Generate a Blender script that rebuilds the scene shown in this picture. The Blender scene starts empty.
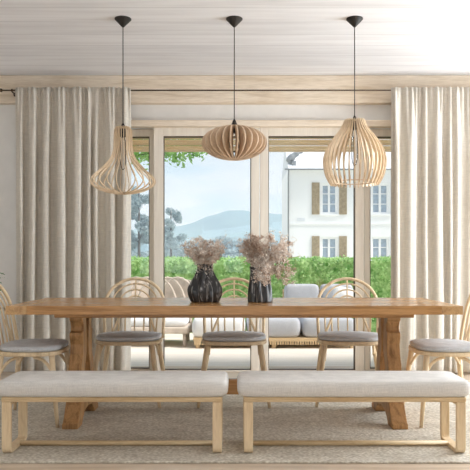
import bpy, bmesh, math, random
from mathutils import Vector, Matrix, noise
PI = math.pi
S = bpy.context.scene
COL = S.collection
F = 660.0          # focal length in pixels of the 470 px frame
HC = 1.03          # camera height
HZ = 260.0         # horizon row

def X(px, d): return (px - 235.0) * d / F
def Z(py, d): return HC + (HZ - py) * d / F

# ------------------------------------------------------------------ camera
cam = bpy.data.cameras.new('camera'); camo = bpy.data.objects.new('camera', cam); COL.objects.link(camo)
camo.location = (0, 0, HC); camo.rotation_euler = (PI / 2, 0, 0)
cam.sensor_width = 36; cam.lens = F / 470 * 36; cam.shift_y = 25 / 470
cam.clip_end = 2000; cam.clip_start = 0.05
S.camera = camo
# ------------------------------------------------------------------ exposure
S.view_settings.view_transform = 'Standard'; S.view_settings.look = 'None'
S.view_settings.exposure = 0.0; S.view_settings.gamma = 1.0
S.view_settings.use_curve_mapping = False
# ------------------------------------------------------------------ world
W = bpy.data.worlds.new('sky'); S.world = W; W.use_nodes = True
nt = W.node_tree; nt.nodes.clear()
def wn(t, **k):
    n = nt.nodes.new(t)
    for a, b in k.items(): setattr(n, a, b)
    return n
out = wn('ShaderNodeOutputWorld'); bg = wn('ShaderNodeBackground'); tc = wn('ShaderNodeTexCoord')
mp = wn('ShaderNodeMapping'); mp.inputs['Scale'].default_value = (3, 3, 11)
nz = wn('ShaderNodeTexNoise'); nz.inputs['Scale'].default_value = 1.6; nz.inputs['Detail'].default_value = 6
rp = wn('ShaderNodeValToRGB')
rp.color_ramp.elements[0].position = 0.40; rp.color_ramp.elements[0].color = (0.60, 0.75, 0.88, 1)
rp.color_ramp.elements[1].position = 0.58; rp.color_ramp.elements[1].color = (0.80, 0.86, 0.93, 1)
nt.links.new(tc.outputs['Generated'], mp.inputs[0]); nt.links.new(mp.outputs[0], nz.inputs['Vector'])
nt.links.new(nz.outputs[0], rp.inputs[0]); nt.links.new(rp.outputs[0], bg.inputs[0])
bg.inputs[1].default_value = 1.0
nt.links.new(bg.outputs[0], out.inputs[0])
# ------------------------------------------------------------------ sun, window daylight, rear fill
def lamp(name, kind, energy, loc, direction, color, **k):
    l = bpy.data.lights.new(name, kind); l.energy = energy; l.color = color
    for a, b in k.items(): setattr(l, a, b)
    o = bpy.data.objects.new(name, l); COL.objects.link(o); o.location = loc
    o.rotation_euler = Vector(direction).to_track_quat('-Z', 'Y').to_euler()
    return o
lamp('sun', 'SUN', 4.2, (10, -5, 12), (-0.62, 0.16, -0.76), (1.0, 0.96, 0.90), angle=math.radians(14))
# daylight in the big opening of the side wall
lamp('daylight_side_window', 'AREA', 300, (4.42, 4.2, 1.25), (-1, -0.30, 0.24), (0.82, 0.92, 1.0), shape='RECTANGLE', size=2.5, size_y=2.0)
lamp('rear_fill_light', 'AREA', 58, (-0.5, -2.3, 1.4), (-0.15, 1, 1.15), (0.80, 0.91, 1.0), shape='RECTANGLE', size=3.0, size_y=2.0)  # unseen fill added behind the camera, aimed up at the ceiling
S.cycles.max_bounces = 8; S.cycles.diffuse_bounces = 5; S.cycles.transparent_max_bounces = 16
S.cycles.volume_bounces = 3
S.cycles.caustics_reflective = False; S.cycles.caustics_refractive = False
S.cycles.sample_clamp_indirect = 6

# ------------------------------------------------------------------ materials
def srgb(r, g, b):
    f = lambda c: ((c / 255 + 0.055) / 1.055) ** 2.4 if c > 10 else c / 255 / 12.92
    return (f(r), f(g), f(b), 1)
class Mat:
    def __init__(s, name, rough=0.6, spec=0.4):
        s.m = bpy.data.materials.new(name); s.m.use_nodes = True; s.t = s.m.node_tree
        s.b = s.t.nodes['Principled BSDF']; s.o = s.t.nodes['Material Output']
        s.b.inputs['Roughness'].default_value = rough
        s.b.inputs['Specular IOR Level'].default_value = spec
        s.c = s.t.nodes.new('ShaderNodeTexCoord')
    def n(s, t, **k):
        x = s.t.nodes.new(t)
        for a, b in k.items():
            if a in x.inputs: x.inputs[a].default_value = b
            else: setattr(x, a, b)
        return x
    def l(s, a, b): s.t.links.new(a, b)
    def mapping(s, scale, src='Object', rot=(0, 0, 0)):
        m = s.n('ShaderNodeMapping'); m.inputs['Scale'].default_value = scale; m.inputs['Rotation'].default_value = rot
        s.l(s.c.outputs[src], m.inputs[0]); return m
    def noise(s, scale, vec=(1, 1, 1), detail=4, rough=0.55, dist=0.0):
        x = s.n('ShaderNodeTexNoise'); x.inputs['Scale'].default_value = scale; x.inputs['Detail'].default_value = detail
        x.inputs['Roughness'].default_value = rough; x.inputs['Distortion'].default_value = dist
        s.l(s.mapping(vec).outputs[0], x.inputs['Vector']); return x
    def ramp(s, src, stops):
        r = s.n('ShaderNodeValToRGB'); e = r.color_ramp.elements
        while len(e) < len(stops): e.new(0.5)
        for i, (p, c) in enumerate(stops): e[i].position = p; e[i].color = c
        s.l(src, r.inputs[0]); return r
    def mix(s, a, b, fac, mode='MIX'):
        m = s.n('ShaderNodeMix', data_type='RGBA', blend_type=mode)
        for sock, v in ((m.inputs[6], a), (m.inputs[7], b), (m.inputs[0], fac)):
            if hasattr(v, 'is_linked') or hasattr(v, 'node'): s.l(v, sock)
            else: sock.default_value = v
        return m.outputs[2]
    def bump(s, h, strength=0.3, dist=0.01):
        b = s.n('ShaderNodeBump'); b.inputs['Strength'].default_value = strength; b.inputs['Distance'].default_value = dist
        s.l(h, b.inputs['Height']); s.l(b.outputs[0], s.b.inputs['Normal']); return b
    def color(s, v):
        if hasattr(v, 'node'): s.l(v, s.b.inputs['Base Color'])
        else: s.b.inputs['Base Color'].default_value = v

def plain(name, c, rough=0.6, spec=0.4, metal=0.0, var=0.06):
    m = Mat(name, rough, spec); m.b.inputs['Metallic'].default_value = metal
    n = m.noise(9, detail=3)
    d = tuple(x * (1 - var) for x in c[:3]) + (1,)
    e = tuple(min(1, x * (1 + var)) for x in c[:3]) + (1,)
    m.color(m.ramp(n.outputs[0], [(0.35, d), (0.65, e)]).outputs[0]); return m.m
def wood(name, light, dark, grain=(1, 12, 12), scale=2.2, rough=0.5, spec=0.35, fine_k=0.7):
    m = Mat(name, rough, spec)
    a = m.noise(scale, grain, 6, 0.6, 0.6); b = m.noise(scale * 6, grain, 3, 0.5)
    c1 = m.ramp(a.outputs[0], [(0.30, dark), (0.52, light), (0.75, tuple(min(1, x * 1.1) for x in light[:3]) + (1,))]).outputs[0]
    fine = m.ramp(b.outputs[0], [(0.35, (0.78, 0.74, 0.7, 1)), (0.6, (1, 1, 1, 1))]).outputs[0]
    col = m.mix(c1, fine, fine_k, 'MULTIPLY')
    m.color(col); m.bump(b.outputs[0], 0.12, 0.003); return m.m
def linen(name, c, trans=0.0, weave=260, rough=0.95, var=0.14):
    m = Mat(name, rough, 0.1)
    w1 = m.noise(1, (weave, weave, 14), 2); w2 = m.noise(1, (14, 14, weave), 2); w3 = m.noise(3, (1, 1, 1), 3)
    add = m.n('ShaderNodeMath', operation='ADD'); m.l(w1.outputs[0], add.inputs[0]); m.l(w2.outputs[0], add.inputs[1])
    hf = m.n('ShaderNodeMath', operation='MULTIPLY'); m.l(add.outputs[0], hf.inputs[0]); hf.inputs[1].default_value = 0.5
    lo = tuple(x * (1 - var) for x in c[:3]) + (1,); hi = tuple(min(1, x * (1 + var)) for x in c[:3]) + (1,)
    col = m.ramp(hf.outputs[0], [(0.38, lo), (0.62, hi)]).outputs[0]
    m.color(col); m.bump(hf.outputs[0], 0.35, 0.002)
    if trans:
        t = m.n('ShaderNodeBsdfTranslucent'); m.l(col, t.inputs[0]); x = m.n('ShaderNodeMixShader'); x.inputs[0].default_value = trans
        m.l(m.b.outputs[0], x.inputs[1]); m.l(t.outputs[0], x.inputs[2]); m.l(x.outputs[0], m.o.inputs[0])
    return m.m

M = {}
M['oak'] = wood('oak_stain', srgb(190, 143, 92), srgb(152, 108, 62), (1, 14, 14), 2.0, 0.24, 0.5)
M['oak_v'] = wood('oak_stain_upright', srgb(184, 140, 92), srgb(136, 98, 60), (14, 14, 1), 2.0, 0.5)
M['oak_y'] = wood('oak_stain_across', srgb(206, 166, 118), srgb(176, 134, 90), (14, 1, 14), 2.0, 0.24, 0.5)
M['ash'] = wood('pale_ash', srgb(222, 196, 156), srgb(200, 170, 128), (1, 10, 10), 2.5, 0.5)
M['birch'] = wood('pale_birch', srgb(236, 212, 176), srgb(218, 190, 150), (6, 6, 1), 4, 0.5, fine_k=.35)
M['ply'] = wood('birch_plywood', srgb(234, 212, 182), srgb(218, 192, 158), (8, 8, 2), 5, 0.6, fine_k=.35)
M['ply_dark'] = wood('warm_plywood', srgb(228, 202, 174), srgb(214, 186, 156), (6, 6, 3), 4, 0.6, fine_k=.35)
M['beam'] = wood('beam_spruce', srgb(240, 224, 204), srgb(220, 200, 174), (1, 9, 9), 1.6, 0.7, 0.2, fine_k=0.45)
M['frame'] = wood('door_frame_spruce', srgb(238, 228, 214), srgb(232, 220, 205), (8, 8, .6), 2, 0.5, 0.3, fine_k=0.15)

M['white'] = plain('wall_paint', srgb(238, 234, 229), 0.9, 0.15, var=0.02)
M['dark'] = plain('dark_metal', srgb(50, 46, 42), 0.5, 0.4, 0.3)
M['bronze'] = plain('bronze_metal', srgb(84, 66, 50), 0.45, 0.5, 0.6)
M['steel'] = plain('brushed_metal', srgb(150, 148, 145), 0.35, 0.5, 0.9)
M['curtain'] = linen('curtain_linen', srgb(232, 224, 212), 0.30, 230, var=0.08)
M['bench'] = linen('bench_linen', srgb(219, 215, 210), 0, 330, var=0.10)
M['seat'] = linen('grey_seat_fabric', srgb(206, 206, 208), 0, 360)
M['sofa'] = linen('outdoor_grey_fabric', srgb(186, 188, 194), 0, 200, var=0.06)
M['pillow'] = linen('white_fabric', srgb(232, 232, 232), 0, 200, var=0.04)
M['stem'] = plain('dried_stem', srgb(206, 180, 154), 0.9)
M['soil'] = plain('soil', srgb(70, 52, 40), 0.95)
M['pot'] = plain('pale_ceramic', srgb(214, 208, 198), 0.5)
M['bark'] = plain('tree_bark', srgb(92, 84, 76), 0.95)
M['render'] = plain('white_render', srgb(246, 246, 246), 0.9, 0.1, var=0.01)
M['rooft'] = plain('pale_roof', srgb(226, 228, 232), 0.85, var=0.05)
M['shutter'] = plain('shutter_paint', srgb(176, 160, 136), 0.7, var=0.15)
M['gutter'] = plain('gutter_zinc', srgb(150, 154, 158), 0.5)
M['rattan'] = plain('rattan_cane', srgb(212, 198, 184), 0.8, var=0.12)

def leafm(name, a, b, trans=0.35, sc=2.6):
    m = Mat(name, 0.75, 0.2); n = m.noise(sc, detail=5)
    c = m.ramp(n.outputs[0], [(0.35, a), (0.65, b)]).outputs[0]; m.color(c)
    t = m.n('ShaderNodeBsdfTranslucent'); m.l(c, t.inputs[0]); x = m.n('ShaderNodeMixShader'); x.inputs[0].default_value = trans
    m.l(m.b.outputs[0], x.inputs[1]); m.l(t.outputs[0], x.inputs[2]); m.l(x.outputs[0], m.o.inputs[0]); return m.m
def floret_mat(name, a, b):
    return leafm(name, a, b, 0.4, 45)
M['floret'] = floret_mat('dried_floret_cream', srgb(236, 220, 206), srgb(254, 250, 245))
M['floret_brown'] = floret_mat('dried_floret_brown', srgb(176, 142, 118), srgb(240, 224, 208))
M['hedge'] = leafm('hedge_leaf', srgb(116, 168, 88), srgb(204, 230, 168), sc=11)
M['leaf'] = leafm('tree_leaf', srgb(104, 150, 84), srgb(166, 202, 124))
M['leaf_blue'] = leafm('haze_tinted_leaf', srgb(142, 164, 172), srgb(188, 202, 204))  # distance haze put into the leaf colour, paler and bluer
M['plant'] = leafm('houseplant_leaf', srgb(50, 98, 40), srgb(92, 150, 70), 0.2)
M['slat'] = leafm('sunblind_wood', srgb(250, 234, 208), srgb(255, 245, 226), 0.5)
M['drygrass'] = leafm('dry_grass', srgb(150, 150, 96), srgb(196, 190, 140))

# vases: black glaze with ash-grey streaks
def vase_mat(name, vec):
    m = Mat(name, 0.32, 0.5); n = m.noise(4.0, vec, 5, 0.6, 1.2)
    m.color(m.ramp(n.outputs[0], [(0.42, srgb(30, 28, 28)), (0.57, srgb(50, 48, 48)), (0.66, srgb(168, 165, 162))]).outputs[0]); return m.m
M['vase'] = vase_mat('streaked_black_glaze', (8, 8, .9))
# glass
def glass(name, tint=(1, 1, 1, 1), gl=0.06):
    m = Mat(name, 0.02); t = m.n('ShaderNodeBsdfTransparent'); t.inputs[0].default_value = tint
    g = m.n('ShaderNodeBsdfGlossy'); g.inputs['Roughness'].default_value = 0.02
    fr = m.n('ShaderNodeFresnel'); fr.inputs[0].default_value = 1.3
    x = m.n('ShaderNodeMixShader'); m.l(fr.outputs[0], x.inputs[0]); m.l(t.outputs[0], x.inputs[1]); m.l(g.outputs[0], x.inputs[2]); m.l(x.outputs[0], m.o.inputs[0])
    return m.m
M['glass'] = glass('clear_glass'); M['bulb'] = glass('bulb_glass', (0.96, 0.96, 0.96, 1))
M['pane'] = plain('house_window_glass', srgb(176, 190, 204), 0.15, 0.6, var=0.12)

# planks: boards running along X, stacked along an axis
def planks(name, axis, width, light, dark, groove, grain, rough=0.6, spec=0.3, gcol=0.6, scale=1.5):
    m = Mat(name, rough, spec); sep = m.n('ShaderNodeSeparateXYZ'); m.l(m.c.outputs['Object'], sep.inputs[0])
    d = m.n('ShaderNodeMath', operation='DIVIDE'); m.l(sep.outputs[axis], d.inputs[0]); d.inputs[1].default_value = width
    fr = m.n('ShaderNodeMath', operation='FRACT'); m.l(d.outputs[0], fr.inputs[0])
    fl = m.n('ShaderNodeMath', operation='FLOOR'); m.l(d.outputs[0], fl.inputs[0])
    wnz = m.n('ShaderNodeTexWhiteNoise', noise_dimensions='1D'); m.l(fl.outputs[0], wnz.inputs['W'])
    gt = m.n('ShaderNodeMath', operation='GREATER_THAN'); m.l(fr.outputs[0], gt.inputs[0]); gt.inputs[1].default_value = groove
    # shift the grain per board
    mp = m.mapping(grain); addv = m.n('ShaderNodeVectorMath', operation='ADD'); m.l(mp.outputs[0], addv.inputs[0])
    sc = m.n('ShaderNodeVectorMath', operation='SCALE'); m.l(wnz.outputs['Color'], sc.inputs[0]); sc.inputs['Scale'].default_value = 13
    m.l(sc.outputs[0], addv.inputs[1])
    n = m.n('ShaderNodeTexNoise'); n.inputs['Scale'].default_value = scale; n.inputs['Detail'].default_value = 6; n.inputs['Distortion'].default_value = 0.5
    m.l(addv.outputs[0], n.inputs['Vector'])
    c = m.ramp(n.outputs[0], [(0.32, dark), (0.6, light)]).outputs[0]
    tint = m.ramp(wnz.outputs['Value'], [(0, (0.94, 0.94, 0.94, 1)), (1, (1, 1, 1, 1))]).outputs[0]
    c = m.mix(c, tint, 1.0, 'MULTIPLY')
    g = tuple(x * gcol for x in dark[:3]) + (1,)
    m.color(m.mix(g, c, gt.outputs[0])); m.bump(gt.outputs[0], 0.4, 0.004)
    return m.m
M['ceiling'] = planks('whitewashed_boards', 1, 0.26, srgb(243, 240, 240), srgb(230, 226, 226), 0.03, (1, 14, 14), 0.8, 0.15, 0.82, 1.1)
M['floor'] = planks('oak_floorboards', 1, 0.16, srgb(222, 202, 180), srgb(200, 178, 154), 0.025, (1, 12, 12), 0.4, 0.4, 0.7)
M['deck'] = planks('pale_deck_boards', 1, 0.14, srgb(238, 229, 218), srgb(230, 220, 207), 0.05, (1, 10, 10), 0.7, 0.2, 0.7)
# rug
def rugm():
    m = Mat('woven_rug', 1.0, 0.05)
    v = m.n('ShaderNodeTexVoronoi'); v.inputs['Scale'].default_value = 1.0; m.l(m.mapping((55, 95, 1)).outputs[0], v.inputs['Vector'])
    n = m.noise(5, (1, 1.5, 1), 4); n2 = m.noise(60, (1, 1, 1), 3)
    a = m.ramp(v.outputs['Distance'], [(0.15, srgb(244, 238, 226)), (0.75, srgb(206, 196, 180))]).outputs[0]
    b = m.ramp(n.outputs[0], [(0.35, (0.86, 0.85, 0.84, 1)), (0.65, (1, 1, 1, 1))]).outputs[0]
    c = m.mix(a, b, 1.0, 'MULTIPLY'); b2 = m.ramp(n2.outputs[0], [(0.3, (0.8, 0.79, 0.78, 1)), (0.6, (1, 1, 1, 1))]).outputs[0]
    m.color(m.mix(c, b2, 1.0, 'MULTIPLY')); m.bump(v.outputs['Distance'], 0.6, 0.006); return m.m
M['rug'] = rugm()
def grassm():
    m = Mat('lawn_grass', 0.95, 0.1); n = m.noise(3, detail=6); m.color(m.ramp(n.outputs[0], [(0.3, srgb(200, 200, 184)), (0.7, srgb(220, 218, 206))]).outputs[0]); return m.m
M['grass'] = grassm()
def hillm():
    m = Mat('haze_tinted_forest_slope', 0.95, 0.1); n = m.noise(0.02, detail=8); m.color(m.ramp(n.outputs[0], [(0.35, srgb(84, 116, 128)), (0.7, srgb(128, 156, 158))]).outputs[0]); return m.m  # blue of the distant haze mixed into the slope colour
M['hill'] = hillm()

# ------------------------------------------------------------------ mesh helpers
class MB:
    def __init__(s): s.b = bmesh.new()
    def box(s, x0, x1, y0, y1, z0, z1):
        v = [s.b.verts.new((x, y, z)) for x in (x0, x1) for y in (y0, y1) for z in (z0, z1)]
        for f in ((0, 1, 3, 2), (4, 6, 7, 5), (0, 4, 5, 1), (2, 3, 7, 6), (0, 2, 6, 4), (1, 5, 7, 3)): s.b.faces.new([v[i] for i in f])
        return s
    def tube(s, pts, r, n=8, closed=False, sx=1.0):
        pts = [Vector(p) for p in pts]; N = len(pts); rs = r if isinstance(r, (list, tuple)) else [r] * N
        rings = []; up = None
        for i, p in enumerate(pts):
            if closed: t = pts[(i + 1) % N] - pts[i - 1]
            else: t = pts[min(i + 1, N - 1)] - pts[max(i - 1, 0)]
            t.normalize()
            if up is None:
                up = Vector((0, 0, 1)) if abs(t.z) < 0.9 else Vector((0, 1, 0))
            a = t.cross(up)
            if a.length < 1e-5: a = t.orthogonal()
            a.normalize(); b = a.cross(t).normalized(); up = b
            rings.append([s.b.verts.new(p + (a * math.cos(k * 2 * PI / n) * sx + b * math.sin(k * 2 * PI / n)) * rs[i]) for k in range(n)])
        for i in range(N if closed else N - 1):
            A, B = rings[i], rings[(i + 1) % N]
            for k in range(n): s.b.faces.new((A[k], A[(k + 1) % n], B[(k + 1) % n], B[k]))
        if not closed:
            s.b.faces.new(rings[0][::-1]); s.b.faces.new(rings[-1])
        return s
    def lathe(s, prof, n=32, c=(0, 0, 0), f=None, cap=True):
        rings = []
        for j, (r, z) in enumerate(prof):
            rings.append([s.b.verts.new((c[0] + (r * (f(k * 2 * PI / n, z) if f else 1)) * math.cos(k * 2 * PI / n), c[1] + (r * (f(k * 2 * PI / n, z) if f else 1)) * math.sin(k * 2 * PI / n), c[2] + z)) for k in range(n)])
        for j in range(len(rings) - 1):
            for k in range(n): s.b.faces.new((rings[j][k], rings[j][(k + 1) % n], rings[j + 1][(k + 1) % n], rings[j + 1][k]))
        if cap: s.b.faces.new(rings[0][::-1]); s.b.faces.new(rings[-1])
        return s
    def prism(s, poly, axis, a, b):   # poly in the other two axes
        def P(u, v, w): return {'x': (w, u, v), 'y': (u, w, v), 'z': (u, v, w)}[axis]
        A = [s.b.verts.new(P(u, v, a)) for u, v in poly]; B = [s.b.verts.new(P(u, v, b)) for u, v in poly]
        n = len(poly)
        for i in range(n): s.b.faces.new((A[i], A[(i + 1) % n], B[(i + 1) % n], B[i]))
        s.b.faces.new(A[::-1]); s.b.faces.new(B); return s
    def strip(s, outer, inner, axis, a, b):   # plate between two matching outlines
        def P(u, v, w): return {'x': (w, u, v), 'y': (u, w, v), 'z': (u, v, w)}[axis]
        q = [[s.b.verts.new(P(*p, w)) for p in L] for L in (outer, inner) for w in (a, b)]
        oa, ob, ia, ib = q; n = len(outer)
        for i in range(n - 1):
            s.b.faces.new((oa[i], oa[i + 1], ob[i + 1], ob[i])); s.b.faces.new((ia[i], ib[i], ib[i + 1], ia[i + 1]))
            s.b.faces.new((oa[i], ia[i], ia[i + 1], oa[i + 1])); s.b.faces.new((ob[i], ob[i + 1], ib[i + 1], ib[i]))
        s.b.faces.new((oa[0], ob[0], ib[0], ia[0])); s.b.faces.new((oa[-1], ia[-1], ib[-1], ob[-1])); return s
    def grid(s, nu, nv, fn):
        v = [[s.b.verts.new(fn(i / nu, j / nv)) for j in range(nv + 1)] for i in range(nu + 1)]
        for i in range(nu):
            for j in range(nv): s.b.faces.new((v[i][j], v[i + 1][j], v[i + 1][j + 1], v[i][j + 1]))
        return s
    def build(s, name, mat, parent=None, smooth=False, bevel=0, sub=0, solid=0, seg=2, recalc=True):
        if recalc: bmesh.ops.recalc_face_normals(s.b, faces=s.b.faces)
        me = bpy.data.meshes.new(name); s.b.to_mesh(me); s.b.free()
        if smooth:
            for p in me.polygons: p.use_smooth = True
        me.materials.append(mat); o = bpy.data.objects.new(name, me); COL.objects.link(o)
        if parent: o.parent = parent
        if solid: m = o.modifiers.new('solid', 'SOLIDIFY'); m.thickness = solid; m.offset = 0
        if bevel: m = o.modifiers.new('bevel', 'BEVEL'); m.width = bevel; m.segments = seg; m.limit_method = 'ANGLE'; m.angle_limit = 0.7
        if sub: m = o.modifiers.new('sub', 'SUBSURF'); m.levels = sub; m.render_levels = sub
        return o
def spl(P, n=8, closed=False):
    P = [Vector(p) for p in P]; out = []; N = len(P)
    rng = range(N) if closed else range(N - 1)
    for i in rng:
        if closed: a, b, c, d = P[i - 1], P[i], P[(i + 1) % N], P[(i + 2) % N]
        else: a, b, c, d = P[max(i - 1, 0)], P[i], P[i + 1], P[min(i + 2, N - 1)]
        for k in range(n):
            t = k / n; out.append(0.5 * ((2 * b) + (c - a) * t + (2 * a - 5 * b + 4 * c - d) * t * t + (3 * b - a - 3 * c + d) * t ** 3))
    if not closed: out.append(P[-1])
    return out
def tag(o, label=None, cat=None, group=None, kind=None):
    if label: o['label'] = label
    if cat: o['category'] = cat
    if group: o['group'] = group
    if kind: o['kind'] = kind
    return o
def empty(name, loc=(0, 0, 0), rz=0.0, **k):
    o = bpy.data.objects.new(name, None); COL.objects.link(o); o.location = loc; o.rotation_euler = (0, 0, rz); o.empty_display_size = 0.1
    return tag(o, **k)
def kids(o): return [c for c in bpy.data.objects if c.parent == o]
def clone(o, parent=None):
    c = o.copy(); COL.objects.link(c); c.parent = parent
    for k in kids(o): clone(k, c)
    return c
def superell(a, b, e, n):
    r = []
    for k in range(n):
        t = k * 2 * PI / n; c, s_ = math.cos(t), math.sin(t)
        r.append((a * math.copysign(abs(c) ** (2 / e), c), b * math.copysign(abs(s_) ** (2 / e), s_)))
    return r
def pad(mb, a, b, z0, z1, e=4, n=48, edge=0.3, crown=0.0, c=(0, 0)):
    """a cushion: stacked superellipse loops with rounded edges and a crowned top"""
    h = z1 - z0; loops = []
    for q in range(9):
        t = q / 8; ang = t * PI - PI / 2
        off = (1 - math.cos(ang)) * h * edge * 1.6; zz = z0 + h * (0.5 + 0.5 * math.sin(ang))
        loops.append((a - off, b - off, zz))
    for w in (0.75, 0.45, 0.15):
        loops.append((loops[8][0] * w, loops[8][1] * w, z1 + crown * (1 - w * w)))
    rings = [[mb.b.verts.new((c[0] + x, c[1] + y, zz)) for x, y in superell(A, B, e, n)] for A, B, zz in loops]
    for i in range(len(rings) - 1):
        for k in range(n): mb.b.faces.new((rings[i][k], rings[i][(k + 1) % n], rings[i + 1][(k + 1) % n], rings[i + 1][k]))
    mb.b.faces.new(rings[0][::-1]); mb.b.faces.new(rings[-1]); return mb

# ================================================================== THE SETTING
WY = 6.10; CEIL = 2.72; XL, XR, YB = -3.0, 4.5, -2.5
def struct(mb, name, mat, **k): o = mb.build(name, mat, **k); o['kind'] = 'structure'; return o
struct(MB().box(XL - .2, XR + .2, YB - .2, 6.40, -0.12, 0.0), 'floor', M['floor'])
struct(MB().box(XL - .2, XR + .2, YB - .2, 6.45, CEIL, CEIL + 0.25), 'ceiling', M['ceiling'])
struct(MB().box(XL - .2, XL, YB, 6.4, 0, CEIL), 'wall_left', M['white'])
OX0, OX1, OZ = -1.40, 1.75, 2.25
struct(MB().box(XL, OX0, WY, 6.4, 0, CEIL).box(OX1, XR, WY, 6.4, 0, CEIL).box(OX0, OX1, WY, 6.4, OZ, CEIL), 'wall_back', M['white'])
# right wall with window opening, rear wall with one added for the fill lamp
struct(MB().box(XR, XR + .2, YB, 2.9, 0, CEIL).box(XR, XR + .2, 5.7, 6.4, 0, CEIL).box(XR, XR + .2, 2.9, 5.7, 0, .2).box(XR, XR + .2, 2.9, 5.7, 2.5, CEIL), 'wall_right', M['white'])
struct(MB().box(XL - .2, -0.8, YB - .2, YB, 0, CEIL).box(2.4, XR + .2, YB - .2, YB, 0, CEIL).box(-.8, 2.4, YB - .2, YB, 0, .4).box(-.8, 2.4, YB - .2, YB, 2.6, CEIL), 'wall_rear', M['white'])
def sidewin(name, horiz, a0, a1, z0, z1, at):
    r = empty(name, kind='structure'); f = MB()
    def bx(p, q, lo, hi):
        if horiz: f.box(p, q, at - .03, at + .03, lo, hi)
        else: f.box(at - .03, at + .03, p, q, lo, hi)
    mid = (a0 + a1) / 2
    bx(a0, a0 + .07, z0, z1); bx(a1 - .07, a1, z0, z1); bx(mid - .04, mid + .04, z0, z1); bx(a0 + .07, mid - .04, z0, z0 + .07); bx(mid + .04, a1 - .07, z0, z0 + .07); bx(a0 + .07, mid - .04, z1 - .07, z1); bx(mid + .04, a1 - .07, z1 - .07, z1)
    f.build('window_frame', M['frame'], r)
    b = MB()
    panel_at = at
    if horiz: b.box(a0 + .08, a1 - .08, at - .06, at - .055, z0 + .02, z1 - .02)
    else: b.box(at + .055, at + .06, a0 + .08, a1 - .08, z0 + .02, z1 - .02)
    b.build('sun_block_panel', M['pillow'], r)  # unseen panel added across the opening to keep direct sun out
sidewin('window_3', False, 2.9, 5.7, .2, 2.5, XR + .1)
sidewin('added_rear_window', True, -.8, 2.4, .4, 2.6, YB - .1)  # unseen window added to go with the rear fill lamp
# beam under the ceiling, window head ledge
b = struct(MB().box(XL, XR, 6.03, WY, Z(103, 6.03), CEIL - .001), 'trim_1', M['beam'], bevel=.006)
struct(MB().box(OX0 - .1, OX1 + .1, 6.02, WY, Z(127, 6.05), Z(120, 6.02)), 'trim_2', M['beam'], bevel=.004)
struct(MB().box(XL, OX0 - .02, 6.08, WY, 0, .05), 'baseboard_left', M['white'], bevel=.003)
struct(MB().box(OX1 + .02, XR, 6.08, WY, 0, .05), 'baseboard_right', M['white'], bevel=.003)
# door sashes (middle pair) and the two fixed side lights, real depth, glass inside
def sash(name, x0, x1, y0, y1, z0, z1, st_l, st_r, top, bot, handle=False):
    r = empty(name, (0, 0, 0), kind='structure')
    MB().box(x0, x0 + st_l, y0, y1, z0, z1).box(x1 - st_r, x1, y0, y1, z0, z1).box(x0 + st_l, x1 - st_r, y0, y1, z1 - top, z1).box(x0 + st_l, x1 - st_r, y0, y1, z0, z0 + bot).build(name.split('_')[0] + '_frame', M['frame'], r, bevel=.004)
    g = MB(); e = .006; ym = y0 + .006
    g.box(x0 + st_l, x0 + st_l + e, ym, y1, z0 + bot, z1 - top).box(x1 - st_r - e, x1 - st_r, ym, y1, z0 + bot, z1 - top).box(x0 + st_l + e, x1 - st_r - e, ym, y1, z1 - top - e * 1.3, z1 - top).box(x0 + st_l + e, x1 - st_r - e, ym, y1, z0 + bot, z0 + bot + e)
    g.build('gasket', M['bronze'], r)
    MB().box(x0 + st_l + e, x1 - st_r - e, (y0 + y1) / 2 - .004, (y0 + y1) / 2 + .004, z0 + bot + e, z1 - top - e).build('pane', M['glass'], r)
    return r
d = 6.08; zt = Z(127, d)
sash('door_1', X(153.6, d), X(259.5, d), d, 6.14, 0.0, zt, X(163.3, d) - X(153.6, d), X(259.5, d) - X(251, d), zt - Z(136, d), .014)
sash('door_2', X(260, d), X(364, d), d, 6.14, 0.0, zt, X(268.3, d) - X(260, d), X(364, d) - X(355.2, d), zt - Z(136, d), .014)
d = 6.16
sash('window_1', OX0, X(153.4, d) + .004, d, 6.22, 0.0, OZ, .08, X(153.4, d) - X(149, d), OZ - Z(136.5, d), .014)
sash('window_2', X(364.4, d), OX1, d, 6.22, 0.0, OZ, X(370, d) - X(364.4, d), .08, OZ - Z(136.5, d), .014)

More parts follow.
